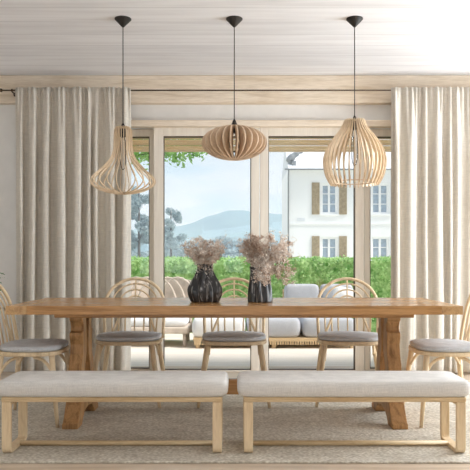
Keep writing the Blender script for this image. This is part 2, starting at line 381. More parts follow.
# curtain rod, curtains
RY = 5.93; RZ = Z(90.3, RY)
rod = empty('curtain_rod', (0, RY, RZ), label='thin dark metal curtain rod running along the wooden ceiling beam', cat='curtain rod')
MB().tube([(X(2, RY), 0, 0), (2.6, 0, 0)], .0065, 10).build('rod', M['bronze'], rod, smooth=True)
MB().lathe([(.004, -.016), (.012, -.012), (.015, 0), (.012, .012), (.004, .016)], 14, (0, 0, 0)).build('finial', M['bronze'], rod, smooth=True).location = (X(1, RY), 0, 0)
for bx_ in (X(12, RY), 2.3):
    MB().tube([(bx_, .0, -.012), (bx_, .06, -.014), (bx_, .10, -.016)], .006, 8).tube([(bx_, .088, -.016), (bx_, .0995, -.016)], .018, 14).tube([(bx_ - .006, 0, 0), (bx_ + .006, 0, 0)], .013, 10).build('bracket', M['bronze'], rod, smooth=True)
def curtain(x0, x1, nf, seed, label):
    rnd = random.Random(seed); H = Z(88, 5.9); z0 = .03
    w = [rnd.uniform(.45, 1.8) for _ in range(nf)]; amp = [rnd.uniform(.35, 1.3) for _ in range(nf)]
    tot = sum(w); ed = [0]
    for q in w: ed.append(ed[-1] + q / tot)
    def fn(u, v):
        k = 0
        while k < nf - 1 and u > ed[k + 1]: k += 1
        t = (u - ed[k]) / (ed[k + 1] - ed[k])
        prof = math.cos(2 * PI * t)
        prof = math.copysign(abs(prof) ** .75, prof)
        a = amp[k] * (1 - abs(2 * t - 1) * .0)
        if abs(prof) < 1: a = 0.5 * a + 0.5 * (amp[(k + 1) % nf] if t > .5 else amp[k - 1 if k else 0])
        down = 1 - v
        spread = min(1, down * 4)
        y = .036 * a * prof * (.45 + .65 * spread)
        fine = math.sin(u * nf * 5.1 * PI + 1.3 * math.sin(u * 31)) * .013 * max(0, 1 - down * 5)
        sway = .012 * math.sin(7 * u + 2.2 * down * (1 + u)) * down
        n_ = noise.noise(Vector((u * 9, down * 2.6, seed))) * .014 * spread
        xx = x0 + (x1 - x0) * u + .014 * math.sin(5 * u * PI + down * 2.4) * down * (1 if .02 < u < .98 else .3) + .010 * math.sin(4 * PI * t) * spread * a
        zz = z0 + (H - z0) * v
        if v > .985: zz += .004 * math.sin(u * nf * 6 * PI)
        base = RY - .052
        return (xx, base + y + fine + sway + n_, zz)
    o = MB().grid(nf * 20, 44, fn).build('curtain', M['curtain'], smooth=True, solid=.002)
    tag(o, label, 'curtain', 'linen curtains')
curtain(X(15, 5.88), X(130.5, 5.88), 9, 3, 'beige linen curtain hanging beside the bell-shaped pendant and the bare strip of wall')
curtain(X(391.5, 5.88), 2.55, 10, 8, 'beige linen curtain hanging on the side of the onion-shaped slatted pendant')

# rug
def rug():
    x0, x1, y0, y1 = -2.45, 2.75, 3.335, 5.22
    mb = MB().box(x0, x1, y0, y1, 0.0005, .012)
    o = mb.build('rug', M['rug'], bevel=.005); tag(o, 'large beige-grey woven rug lying under the dining table and benches', 'rug')
rug()
RG = .012

# ================================================================== TABLE
T = empty('dining_table', (0, 4.3, 0), label='long medium-oak trestle dining table with two carved pedestals', cat='table')
ty0, ty1 = 3.88 - 4.3, 4.74 - 4.3; tx0, tx1 = X(5.3, 3.88), X(463.3, 3.88)
top = MB()
for i in range(5):
    a = ty0 + (ty1 - ty0) * i / 5; b_ = ty0 + (ty1 - ty0) * (i + 1) / 5
    top.box(tx0 + .125, tx1 - .125, a, b_ - .0008, .708, .76)
top.build('tabletop', M['oak'], T, bevel=.002)
for s in (0, 1):
    a, b_ = ((tx0, tx0 + .1242), (tx1 - .1242, tx1))[s]
    MB().box(a, b_, ty0, ty1, .708, .76).build('end_board', M['oak_y'], T, bevel=.003)
MB().box(-1.10, 1.09, -.29, .25, .678, .7075).build('apron', M['oak'], T, bevel=.006)
TC = -.035 # trestle centre, local
for s in (-1, 1):
    xa, xb = sorted((s * .945, s * 1.04))
    # foot: scrolled ends, arched underside
    ft = [(-.305, RG), (-.305, RG + .03), (-.285, RG + .038), (-.262, .075), (-.225, .13), (-.20, .165), (-.16, .185), (-.10, .20), (.10, .20), (.16, .185), (.20, .165), (.225, .13), (.262, .075), (.285, RG + .038), (.305, RG + .03), (.305, RG), (.18, RG), (.155, .045), (.10, .08), (0, .095), (-.10, .08), (-.155, .045), (-.18, RG)]
    MB().prism([(y + TC, z) for y, z in ft], 'x', xa - .012 * (s > 0) * 0, xb).build('foot', M['oak_v'], T, bevel=.005)
    for q in (-1, 1):
        fr = [(.165, .20), (.185, .28), (.175, .36), (.135, .44), (.125, .50), (.145, .555), (.145, .575), (.118, .583), (.112, .61), (.125, .64), (.15, .655), (.15, .677)]
        bk = [(.045, .677), (.045, .655), (.04, .63), (.035, .60), (.035, .575), (.03, .55), (.022, .50), (.03, .44), (.07, .36), (.075, .28), (.045, .20)]
        x2, x3 = (xa + .006, xb - .006)
        MB().prism([(q * y + TC, z) for y, z in fr + bk], 'x', x2, x3).build('pedestal_leg', M['oak_v'], T, bevel=.005)
    MB().box(xa + .01, xb - .01, TC - .2, TC + .2, .645, .677).build('bearer', M['oak_y'], T, bevel=.004) if False else None
MB().box(-.943, .943, TC - .022, TC + .022, .165, .262).build('stretcher', M['oak'], T, bevel=.004)

# ================================================================== BENCHES
def bench(cx, w, label):
    B = empty('dining_bench', (cx, 3.625, 0), label=label, cat='bench', group='upholstered dining benches')
    hw = w / 2
    mb = MB(); pad(mb, hw + .033, .187, .312, .394, e=13, n=128, edge=.15, crown=.006)
    mb.build('cushion', M['bench'], B, smooth=True)
    MB().box(-hw, hw, -.172, .160, .286, .3115).build('seat_frame', M['ash'], B, bevel=.004)
    for s in (-1, 1):
        xc = s * (hw - .026)
        # bent loop in the YZ plane: front leg, runner, rear leg
        def loop(off):
            y0, y1, z0, z1 = -.170 + off, .115 - off, RG + off, .2855
            pts = [(y0, z1)]
            R = .038 - off
            for k in range(9):
                a = PI + k / 8 * PI / 2; pts.append((y0 + R + R * math.cos(a), z0 + R + R * math.sin(a)))
            for k in range(9):
                a = 1.5 * PI + k / 8 * PI / 2; pts.append((y1 - R + R * math.cos(a), z0 + R + R * math.sin(a)))
            pts.append((y1, z1)); return pts
        MB().strip(loop(0), loop(.022), 'x', xc - .024, xc + .024).build('sled_leg', M['birch'], B, bevel=.003)
        MB().box(xc - .024, xc + .024, -.147, .092, .268, .2855).build('cleat', M['birch'], B, bevel=.002)
    MB().tube([(-hw + .05, -.01, RG + .016), (hw - .05, -.01, RG + .016)], .014, 12).build('stretcher', M['ash'], B, smooth=True)
    return B
dB = 3.453
bench((X(1, dB) + X(222, dB)) / 2, X(222, dB) - X(1, dB), 'upholstered bench with pale wooden sled legs, in front of the table under the bell-shaped pendant')
bench((X(243.5, dB) + X(466.5, dB)) / 2, X(466.5, dB) - X(243.5, dB), 'upholstered bench with pale wooden sled legs, in front of the table under the onion-shaped pendant')

# ================================================================== CHAIRS
def chair():
    C = empty('dining_chair', (0, 0, 0))
    o = superell(.233, .205, 3.0, 40)
    MB().prism(o, 'z', .440, .466).build('seat', M['birch'], C, bevel=.008)
    mb = MB(); pad(mb, .228, .198, .4665, .500, e=3.0, n=48, edge=.30, crown=.014); mb.build('cushion', M['seat'], C, smooth=True)
    for sx in (-1, 1):
        for sy in (-1, 1):
            a = Vector((sx * .185, sy * .155, .44)); f = Vector((sx * .245, sy * .205, RG + .003))
            MB().tube([a + (a - f) * .0, a.lerp(f, .35), f], [.018, .018, .011], 12).build('leg', M['birch'], C, smooth=True)
            g = [(sx * .188, sy * .164, .33), (sx * .183, sy * .13, .385), (sx * .178, sy * .09, .417), (sx * .176, sy * .04, .432)]
            MB().tube(spl(g, 4), .010, 8).build('bracket', M['birch'], C, smooth=True)
    # hoop back leaning a little backwards
    def B(x, z): t = (z - .45) / .45; return (x, .172 + .085 * t + .02 * (1 - (x / .22) ** 2), z)
    def arc(w, zt, zb, k=1.0, n=16, base=None):
        pts = []; 
        if base is not None: pts.append(B(-base, .452)); pts.append(B(-w, (zb + .46) / 2))
        for i in range(n + 1):
            a = PI - PI * i / n; pts.append(B(w * math.cos(a), zb + (zt - zb) * math.sin(a)))
        if base is not None: pts.append(B(w, (zb + .46) / 2)); pts.append(B(base, .452))
        return pts
    MB().tube(spl(arc(.222, .888, .69, base=.215), 2), .0115, 10).build('back_hoop', M['birch'], C, smooth=True)
    for w, zt, zb in ((.172, .850, .69), (.122, .806, .69), (.072, .760, .69)):
        p = arc(w, zt, zb, base=None)
        p = [B(-w * (.95), .455)] + p + [B(w * .95, .455)]
        MB().tube(spl(p, 2), .0065, 8).build('inner_hoop', M['birch'], C, smooth=True)
    for s in (-1, 1):
        MB().tube(spl([B(s * .207, .70), B(s * .10, .64), B(s * .14, .54), B(s * .175, .456)][1:], 4), .009, 8).build('diagonal_brace', M['birch'], C, smooth=True)
    MB().tube([B(0, .456), B(0, .878)], .0055, 8).build('spindle', M['birch'], C, smooth=True)
    return C
ch = chair()
spots = [(-.757, 4.735, -0.02, 'hoop-back wooden chair with grey seat pad, facing the table under the bell-shaped pendant'),
         (-.007, 4.735, 0.0, 'hoop-back wooden chair with grey seat pad, directly behind the two dark vases'),
         (.825, 4.735, -.09, 'hoop-back wooden chair with grey seat pad, facing the table under the onion-shaped pendant'),
         (-1.285, 4.24, PI / 2 + .02, 'wooden chair with dark grey seat pad at the shaded table end by the bare wall'),
         (1.338, 4.24, -PI / 2 - .02, 'wooden chair at the bright table end, its seat pad catching the light')]
for i, (x, y, rz, lab) in enumerate(spots):
    o = ch if i == 0 else clone(ch)
    o.location = (x, y, 0); o.rotation_euler = (0, 0, rz); tag(o, lab, 'chair', 'dining chairs around the table')

# ================================================================== VASES AND DRIED FLOWERS
TZ = .76
def vase(name, px, dy, prof, nr, amp, twist, label):
    amp = amp * 1.5
    r0 = random.Random(5)
    def f(th, z):
        ph = nr * th + twist * math.sin(z * 14)
        tri = abs(((ph / (2 * PI)) % 1) * 2 - 1)
        return 1 + amp * (tri - .5) * 2 * min(1, .3 + z * 8) * (1 + .35 * math.sin(th * 2 + 1))
    P = [(v.x, v.y) for v in spl([(r, z, 0) for r, z in prof], 6)]
    inner = [(r - .006, z) for r, z in reversed(P[3:])]
    o = MB().lathe(P + inner, 112, (0, 0, 0), f).build(name, M['vase'], smooth=True)
    o.location = (X(px, dy), dy, TZ + .0005); return tag(o, label, 'vase')
v1 = vase('ribbed_vase', 205, 4.24, [(.078, 0), (.09, .008), (.100, .055), (.098, .085), (.075, .14), (.052, .185), (.043, .215), (.046, .245)], 11, .09, 1.2, 'wide-bellied black ribbed vase with grey streaks on the table')
v2 = vase('ribbed_vase', 260.3, 4.24, [(.074, 0), (.079, .008), (.076, .06), (.068, .12), (.062, .17), (.062, .21), (.066, .225)], 9, .08, .9, 'narrow upright black ribbed vase with pale streaks, under the fuller bouquet')
v2.rotation_euler[2] = 1.1
def sprig(root, p0, p1, bend, rnd, nf, r, mat, spread):
    p0, p1 = Vector(p0), Vector(p1); mid = p0.lerp(p1, .5) + Vector(bend)
    main = spl([p0, mid, p1], 5)
    st = MB(); st.tube(main, .0012, 4); fl = MB(); tips = []
    for k in range(9):
        t = .38 + .62 * k / 8; q = main[min(len(main) - 1, int(t * (len(main) - 1)))]
        dirv = Vector((rnd.gauss(0, 1), rnd.gauss(0, 1), rnd.gauss(.25, .8))).normalized() * spread * rnd.uniform(.5, 1.2)
        e = q + dirv; st.tube([q, q.lerp(e, .5) + Vector((0, 0, .004)), e], .0008, 3)
        for j in range(nf):
            c = q.lerp(e, rnd.uniform(.3, 1.05)) + Vector((rnd.gauss(0, 1), rnd.gauss(0, 1), rnd.gauss(0, 1))) * spread * .22
            rr = r * rnd.uniform(.5, 1.2)
            axis = Vector((rnd.gauss(0, 1), rnd.gauss(0, 1), rnd.gauss(0, 1))).normalized(); a = axis.orthogonal().normalized(); b_ = axis.cross(a)
            top_ = fl.b.verts.new(c + axis * rr * .5); bot = fl.b.verts.new(c - axis * rr * .6)
            ring = [fl.b.verts.new(c + (a * math.cos(h * 2 * PI / 5) + b_ * math.sin(h * 2 * PI / 5)) * rr) for h in range(5)]
            for h in range(5):
                fl.b.faces.new((top_, ring[h], ring[(h + 1) % 5])); fl.b.faces.new((bot, ring[(h + 1) % 5], ring[h]))
    s = st.build('flower_stem', M['stem'], root, recalc=False)
    f_ = fl.build('florets', mat, s, recalc=False); f_['kind'] = 'stuff'
def bouquet(px, dy, zneck, targets, label, seed):
    rnd = random.Random(seed); r = empty('dried_flower_bouquet', (X(px, dy), dy, TZ + .02), label=label, cat='flowers')
    for (tx, ty, depth, nf, size, brown) in targets:
        e = (X(tx, dy) - X(px, dy), depth, Z(ty, dy) - TZ - .02)
        p0 = (rnd.uniform(-.012, .012), rnd.uniform(-.012, .012), .05); pn = Vector((rnd.uniform(-.02, .02), rnd.uniform(-.02, .02), zneck))
        bend = pn - Vector(p0).lerp(Vector(e), .5); bend = Vector((bend.x * .9, bend.y * .8, max(-.01, bend.z * .75) + .01))
        sprig(r, p0, e, bend, rnd, nf, size, M['floret_brown'] if brown else M['floret'], .040)
    return r
rnd = random.Random(11); tg = []
for i in range(44):
    a = rnd.uniform(0, 2 * PI); q = rnd.random() ** .4
    x_, y_ = 203 + math.cos(a) * q * 18, 250 + math.sin(a) * q * 13
    if y_ > 260 and abs(x_ - 204) > 12: y_ -= 8
    tg.append((x_, y_, rnd.uniform(-.08, .09), 19, .0054, rnd.random() < .15))
tg += [(219, 240, 0, 4, .004, True), (225, 237, .02, 3, .004, True), (187, 243, 0, 5, .004, False), (190, 258, -.03, 5, .0045, False), (232, 240, .03, 2, .003, True)]
bouquet(205, 4.24, .22, tg, 'loose airy bouquet of dried cream flowers in the wide-bellied vase', 2)
rnd = random.Random(23); tg = []
for i in range(66):
    a = rnd.uniform(0, 2 * PI); q = rnd.random() ** .4
    x_, y_ = 266 + math.cos(a) * q * 27, 247 + math.sin(a) * q * 14
    tg.append((x_, y_, rnd.uniform(-.11, .10), 20, .0057, (x_ < 262 and y_ < 252 and rnd.random() < .7) or rnd.random() < .1))
for i in range(20):
    tg.append((rnd.uniform(280, 292), rnd.uniform(252, 282), rnd.uniform(-.08, .06), 17, .0054, rnd.random() < .3))
for i in range(18):
    tg.append((rnd.uniform(253, 270), rnd.uniform(262, 283), rnd.uniform(-.13, -.09), 17, .0054, rnd.random() < .3))
tg += [(297, 240, 0, 3, .004, True), (300, 256, 0, 2, .004, True), (239, 258, 0, 4, .005, True)]
bouquet(260.3, 4.24, .21, tg, 'full drooping bouquet of dried pinkish-brown flowers in the narrow vase', 6)

# ================================================================== PENDANT LAMPS
PD = 4.62
def zz(py): return Z(py, PD)
K = PD / F
def pendant(name, px, ytop, label):
    r = empty(name, (X(px, PD), PD, 0), label=label, cat='pendant lamp')
    MB().lathe([(.004, zz(27.5)), (.012, zz(26.5)), (.058, CEIL - .007), (.058, CEIL - .001)], 32).build('ceiling_cup', M['dark'], r, smooth=False, bevel=0)
    MB().tube([(0, 0, zz(27)), (0, 0, zz(ytop))], .0032, 8).build('cord', M['dark'], r, smooth=True)
    MB().lathe([(.004, zz(ytop) + .035), (.012, zz(ytop) + .02), (.019, zz(ytop)), (.021, zz(ytop) - .012), (.021, zz(ytop) - .06), (.016, zz(ytop) - .064)], 20).build('lamp_socket', M['dark'], r, smooth=True)
    return r
def offset_in(P, w):
    out = []
    for i, p in enumerate(P):
        a = P[max(i - 1, 0)]; b_ = P[min(i + 1, len(P) - 1)]; t = Vector((b_[0] - a[0], b_[1] - a[1])).normalized()
        out.append((max(.004, p[0] + t.y * w(i / (len(P) - 1))), p[1] - t.x * w(i / (len(P) - 1))))
    return out
def slats(root, n, outer, inner, t, mat, tilt=0.0):
    me0 = None
    for k in range(n):
        if me0 is None:
            o = MB().strip(outer, inner, 'y', -t / 2, t / 2).build('slat', mat, root); me0 = o
        else:
            o = me0.copy(); COL.objects.link(o); o.parent = root
        o.rotation_euler = (tilt, 0, k * 2 * PI / n + .11)
def bulb(root, prof):
    MB().lathe(prof, 20).build('bulb', M['bulb'], root, smooth=True)
# bell / pear shaped with thin strips
p1 = pendant('bell_pendant_lamp', 123, 128, 'bell-shaped pendant lamp of thin open wooden strips, hanging in front of the curtain')
prof = [(.020, zz(128.5)), (.043, zz(128.2)), (.056, zz(132)), (.059, zz(142)), (.064, zz(151)), (.090, zz(160)), (.155, zz(170)), (.205, zz(176)), (.228, zz(181)), (.215, zz(185)), (.165, zz(189)), (.09, zz(192)), (.02, zz(193))]
P = [(v.x * .957, v.y) for v in spl([(a, b_, 0) for a, b_ in prof], 4)]
slats(p1, 22, P, offset_in(P, lambda t: -.010), .0045, M['ply'])
MB().lathe([(.010, zz(128.9)), (.024, zz(128.9)), (.024, zz(128.1)), (.010, zz(128.1))], 24, cap=False).build('top_ring', M['ply'], p1)
MB().tube([(.012 * math.cos(a * PI / 10), .012 * math.sin(a * PI / 10), zz(192.3)) for a in range(20)], .004, 6, closed=True).build('bottom_ring', M['ply'], p1)
bulb(p1, [(.012, zz(137.5)), (.018, zz(141)), (.022, zz(150)), (.022, zz(162)), (.014, zz(168)), (.003, zz(170))])
# flattened disc with wide fins
p2 = pendant('disc_pendant_lamp', 234.3, 124, 'flattened round pendant lamp of wide closely set wooden fins over the vases')
A, Bz, zc = .230, .120, zz(143)
outer = [(A * math.cos(t), zc + Bz * math.sin(t)) for t in [(-PI / 2 + .16) + (PI - .32) * i / 32 for i in range(33)]]
inner = [(max(.028, A * .52 * math.cos(t) ** .8), zc + Bz * .86 * math.sin(t)) for t in [(-PI / 2 + .10) + (PI - .20) * i / 32 for i in range(33)]]
slats(p2, 28, outer, inner, .0085, M['ply_dark'])
for py in (127.6, 158.6):
    MB().lathe([(.022, zz(py) - .003), (.05, zz(py) - .003), (.05, zz(py) + .003), (.022, zz(py) + .003)], 28, cap=False).build('fin_ring', M['ply_dark'], p2)
bulb(p2, [(.012, zz(133)), (.02, zz(136)), (.034, zz(143)), (.034, zz(147)), (.02, zz(151)), (.004, zz(152.5))])
# onion shaped with medium slats
p3 = pendant('onion_pendant_lamp', 354.6, 120.5, 'onion-shaped pendant lamp of many upright wooden slats, hanging beside the far curtain')
prof = [(.052, zz(121)), (.068, zz(126)), (.095, zz(132)), (.145, zz(140)), (.190, zz(149)), (.213, zz(158)), (.214, zz(166)), (.200, zz(175)), (.172, zz(182)), (.164, zz(184))]
P = [(v.x * .93, v.y) for v in spl([(a, b_, 0) for a, b_ in prof], 3)]
slats(p3, 34, P, offset_in(P, lambda t: -.024 + .006 * t), .0050, M['ply'])
MB().lathe([(.012, zz(121.6)), (.052, zz(121.6)), (.052, zz(120.6)), (.012, zz(120.6))], 32, cap=False).build('top_ring', M['ply'], p3)
MB().tube([(.138 * math.cos(a * PI / 20), .138 * math.sin(a * PI / 20), zz(182)) for a in range(40)], .004, 6, closed=True).build('bottom_ring', M['ply_dark'], p3)
MB().tube([(.138 * math.cos(a * PI / 20), .138 * math.sin(a * PI / 20), zz(143)) for a in range(0)] or [(0, 0, zz(121)), (0, 0, zz(122))], .02, 8).build('collar', M['ply'], p3)
bulb(p3, [(.012, zz(130)), (.018, zz(134)), (.022, zz(144)), (.022, zz(158)), (.014, zz(164)), (.003, zz(166))])

# ================================================================== HOUSEPLANT (mostly beyond the frame)
hp = empty('potted_plant', (-2.135, 5.55, 0), label='green potted plant whose leaf tip shows beside the end chair', cat='plant')
MB().lathe([(.11, 0), (.13, .01), (.16, .30), (.165, .32), (.15, .32), (.145, .28), (.02, .27)], 32).build('pot', M['pot'], hp, smooth=True)
stem_mb = MB(); lf = MB(); rnd = random.Random(4)
for k in range(15):
    a = k * 2.4; h = rnd.uniform(.55, .95); rr = rnd.uniform(.06, .17)
    tip = Vector((rr * math.cos(a), rr * math.sin(a), h))
    if k == 0: tip = Vector((.155, -.05, .845))
    if k == 1: tip = Vector((.16, .02, .79))
    stem_mb.tube(spl([(0, 0, .26), (tip.x * .3, tip.y * .3, h * .6), tip], 4), .004, 5)
    dv = Vector((tip.x, tip.y, .02)).normalized(); sd = dv.cross(Vector((0, 0, 1))).normalized(); L = .085
    pts = [tip - dv * .02, tip + dv * .02 + sd * .028, tip + dv * .05 + sd * .022 - Vector((0, 0, .01)), tip + dv * L - Vector((0, 0, .03)), tip + dv * .05 - sd * .022 - Vector((0, 0, .01)), tip + dv * .02 - sd * .028]
    if k < 2: pts = [tip + (p - tip) * .55 for p in pts]
    vs = [lf.b.verts.new(p) for p in pts]; lf.b.faces.new((vs[0], vs[1], vs[5])); lf.b.faces.new((vs[1], vs[2], vs[4], vs[5])); lf.b.faces.new((vs[2], vs[3], vs[4]))
stem_mb.build('stem', M['plant'], hp, smooth=True); lf.build('foliage', M['plant'], hp, recalc=False)

# ================================================================== OUTSIDE
struct(MB().box(-60, 60, 9.35, 34, -.30, -.04), 'lawn', M['grass'])
struct(MB().box(-300, 300, 34, 420, -.60, -.30), 'meadow', M['grass'])
struct(MB().box(-6, 7, 6.40, 9.42, -.10, -.01), 'terrace', M['deck'])
# wooden slat blind drawn up under the eave
sb = empty('slat_blind', (0, 6.5, 0), label='raised pale wooden slat blind across the top of the glass doors', cat='blind')
ys = [137.0, 140.2, 143.4, 146.6, 149.8]; yy = [152.4]
for i, py in enumerate(ys):
    z1 = Z(py, 6.5) + .012; z0 = Z(py + 2.6, 6.5)
    MB().tube([(-1.75, .012 * (i % 2), (z0 + z1) / 2), (2.1, .012 * (i % 2), (z0 + z1) / 2)], .0146, 12).build('slat', M['slat'], sb, smooth=False)
MB().box(-1.75, 2.1, -.02, .03, Z(136.4, 6.5), Z(134, 6.5)+.06).build('head_rail', M['slat'], sb, bevel=.003)

for x_ in (-1.6, .2, 1.95): MB().box(x_ - .02, x_ + .02, -.099, -.02, Z(135.6, 6.5), Z(134, 6.5) + .05).build('bracket', M['steel'], sb)
# hedge: solid clipped core covered in small leaves
def leaves(mb, n, fn, size, rnd):
    for _ in range(n):
        c, nrm = fn(); ax = (Vector(nrm) + Vector((rnd.gauss(0, .6), rnd.gauss(0, .6), rnd.gauss(0, .6)))).normalized()
        a = ax.orthogonal().normalized(); a.rotate(Matrix.Rotation(rnd.uniform(0, 2 * PI), 3, ax)); b_ = ax.cross(a); s = size * rnd.uniform(.6, 1.3)
        v = [mb.b.verts.new(Vector(c) + q) for q in (a * s, b_ * s * .55, -a * s, -b_ * s * .55)]; mb.b.faces.new(v)
rnd = random.Random(9)
hg = empty('clipped_hedge', (0, 9.9, 0), label='long bright green clipped hedge behind the garden sofa', cat='hedge')
HT = Z(259.5, 9.6)
core = MB().grid(120, 24, lambda u, v: (-4.5 + 10 * u, -.30 + .05 * noise.noise(Vector((u * 60, v * 8, 1))), -.04 + (HT + .02) * v))
core.grid(120, 8, lambda u, v: (-4.5 + 10 * u, -.30 + .75 * v, HT - .02 + .05 * noise.noise(Vector((u * 60, 8 + v * 4, 1))) * (v > 0)))
core.build('hedge_core', M['hedge'], hg, smooth=False)
lm = MB()
def hf():
    if rnd.random() < .8: return (rnd.uniform(-4.5, 5.5), -.32 + rnd.gauss(0, .035), rnd.uniform(0, HT)), (0, -1, .4)
    return (rnd.uniform(-4.5, 5.5), rnd.uniform(-.32, .4), HT + abs(rnd.gauss(0, .018))), (0, -.4, 1)
leaves(lm, 26000, hf, .026, rnd); o = lm.build('hedge_leaves', M['hedge'], hg, recalc=False); o['kind'] = 'stuff'

def tree(name, base, trunk, blobs, nleaf, size, leafmat, seed, label, group=None):
    rnd = random.Random(seed); r = empty(name, base, label=label, cat='tree', group=group)
    t = MB(); t.tube(spl(trunk, 4), [max(.02, .11 * (trunk[-1][2] / 5) * (1 - .75 * i / (4 * (len(trunk) - 1)))) for i in range(4 * (len(trunk) - 1) + 1)], 8)
    f = MB(); wts = [b_[3] * b_[4] for b_ in blobs]
    for (x, y, z, rx, rz) in blobs:
        k = trunk[max(1, min(len(trunk) - 1, int(z / trunk[-1][2] * (len(trunk) - 1))))]
        t.tube([Vector(k), Vector(k).lerp(Vector((x, y, z)), .5) + Vector((0, 0, .05 * rx)), Vector((x, y, z))], [.035 * rx, .02 * rx, .01 * rx], 5)
    def fn():
        b_ = rnd.choices(blobs, wts)[0]
        while True:
            p = Vector((rnd.uniform(-1, 1), rnd.uniform(-1, 1), rnd.uniform(-1, 1)))
            if .25 < p.length < 1 and noise.noise(p * 2.2 + Vector(b_[:3])) > -.12: break
        return (b_[0] + p.x * b_[3], b_[1] + p.y * b_[3], b_[2] + p.z * b_[4]), p
    leaves(f, nleaf, fn, size, rnd)
    t.build('trunk', M['bark'], r, smooth=True); o = f.build('foliage', leafmat, r, recalc=False); o['kind'] = 'stuff'
# big garden tree whose low boughs show just below the blind
d = 13.0
bl = []
rnd = random.Random(31)
for k in range(11):
    px = 118 + k * 8.2; low = [163, 170, 163, 168, 162, 166, 161, 166, 165, 160, 157][k]
    bl.append((X(px, d) + 4.4, rnd.uniform(-.5, .5), Z(low, d) + .36, .42, .34))
for k in range(10): bl.append((rnd.uniform(-1.0, 2.0), rnd.uniform(-1, 1), rnd.uniform(3.6, 5.2), .8, .6))
tree('garden_tree', (-4.4, d, -.04), [(0, 0, 0), (.1, 0, 1.4), (.3, 0, 2.6), (.8, .1, 3.4), (1.2, .1, 4.6)], bl, 5200, .060, M['leaf'], 3, 'green garden tree whose low boughs show just below the slat blind')
# taller hazy tree seen through the first pane
def T2(px, py0, d, w_px, seed, label, n=2200, lean=0, mat=None, size=.12, name='slender_tree'):
    n = int(n * 3.4); size *= .66
    h = Z(py0, d); w = w_px * d / F; rnd = random.Random(seed); bl = []
    for k in range(15):
        t = k / 14; bl.append((rnd.uniform(-.62, .62) * w * (1 - .55 * t) + lean * t, rnd.uniform(-.4, .4) * w, h * (.30 + .66 * t), w * rnd.uniform(.26, .42) * (1 - .45 * t), h * .065))
    tree(name, (X(px, d), d, -.3), [(0, 0, 0), (lean * .3, 0, h * .35), (lean * .6, 0, h * .7), (lean, 0, h * .97)], bl, n, size, mat or M['leaf_blue'], seed, label, 'trees beyond the hedge')
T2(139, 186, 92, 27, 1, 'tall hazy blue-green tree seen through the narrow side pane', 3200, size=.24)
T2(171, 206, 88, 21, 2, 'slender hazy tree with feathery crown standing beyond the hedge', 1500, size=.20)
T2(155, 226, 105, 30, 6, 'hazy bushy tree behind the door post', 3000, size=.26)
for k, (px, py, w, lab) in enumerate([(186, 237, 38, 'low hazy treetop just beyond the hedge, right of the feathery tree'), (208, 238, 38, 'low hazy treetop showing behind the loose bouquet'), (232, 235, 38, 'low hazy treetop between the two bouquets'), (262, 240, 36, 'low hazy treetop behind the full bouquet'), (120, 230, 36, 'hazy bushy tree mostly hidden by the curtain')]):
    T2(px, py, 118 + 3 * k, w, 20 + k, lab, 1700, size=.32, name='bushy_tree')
# hills
def hill(name, d, rows, depth, amp, seed):
    def fn(u, v):
        px = -300 + 1070 * u; h = None
        for (a, ya), (b_, yb) in zip(rows[:-1], rows[1:]):
            if a <= px <= b_: t = (px - a) / (b_ - a); t = t * t * (3 - 2 * t); h = ya + (yb - ya) * t
        py = h + 2.2 * noise.noise(Vector((u * 22, seed, 0))) + 1.0 * noise.noise(Vector((u * 90, seed, 3)))
        z = Z(py, d) * math.sin(v * PI / 2) ** .8
        return (X(px, d), d - depth * (1 - v), z + amp * noise.noise(Vector((u * 60, v * 6, seed))) * (v < 1) * (v > 0))
    o = struct(MB().grid(160, 12, fn), name, M['hill'], smooth=True)
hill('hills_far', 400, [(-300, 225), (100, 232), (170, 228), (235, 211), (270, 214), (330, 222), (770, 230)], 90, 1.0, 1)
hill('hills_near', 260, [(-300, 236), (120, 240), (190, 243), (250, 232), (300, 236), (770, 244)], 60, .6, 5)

# haze of the valley: thin scattering air beyond the neighbouring house
hz = MB().box(-260, 260, 42.0, 395, -.25, 31).build('valley_haze', M['white'])
hm = bpy.data.materials.new('thin_haze'); hm.use_nodes = True; t_ = hm.node_tree; t_.nodes.clear()
vo = t_.nodes.new('ShaderNodeOutputMaterial'); vs = t_.nodes.new('ShaderNodeVolumeScatter'); vs.inputs['Density'].default_value = .0038; vs.inputs['Color'].default_value = (.44, .54, .66, 1)
t_.links.new(vs.outputs[0], vo.inputs['Volume']); hz.data.materials[0] = hm
tag(hz, kind='stuff', label='pale blue haze lying over the valley and hills', cat='haze')

# neighbouring house
HD = 30.0
hs = empty('white_house', (0, 0, 0), label='white rendered neighbouring house with brown wooden shutters', cat='house')
def hx(px): return X(px, HD)
def hzz(py): return Z(py, HD)
eave = hzz(170)
wins = [(321, 337.5, 183.5, 214), (321, 337.5, 237, 268), (371.5, 389, 183.5, 214), (371.5, 389, 237, 268)]
wl = MB(); xs = [hx(288)] + [hx(v) for w in ((321, 337.5), (371.5, 389)) for v in w] + [hx(470)]
zs = [-.04, hzz(268), hzz(237), hzz(214), hzz(183.5), eave]
for i in range(5):
    for j in range(5):
        if i in (1, 3) and j in (1, 3): continue
        wl.box(xs[i], xs[i + 1], HD, HD + .3, zs[j], zs[j + 1])
wl.box(xs[0], xs[0] + .3, HD + .3, HD + 3.9, -.04, eave); wl.box(xs[-1] - .3, xs[-1], HD + .3, HD + 3.9, -.04, eave); wl.box(xs[0] + .3, xs[-1] - .3, HD + 3.6, HD + 3.9, -.04, eave)
bmesh.ops.remove_doubles(wl.b, verts=wl.b.verts, dist=.001)
wl.build('wall', M['render'], hs)
MB().box(hx(288), hx(470), HD - .04, HD, hzz(224.5), hzz(222.8)).build('band', M['render'], hs)
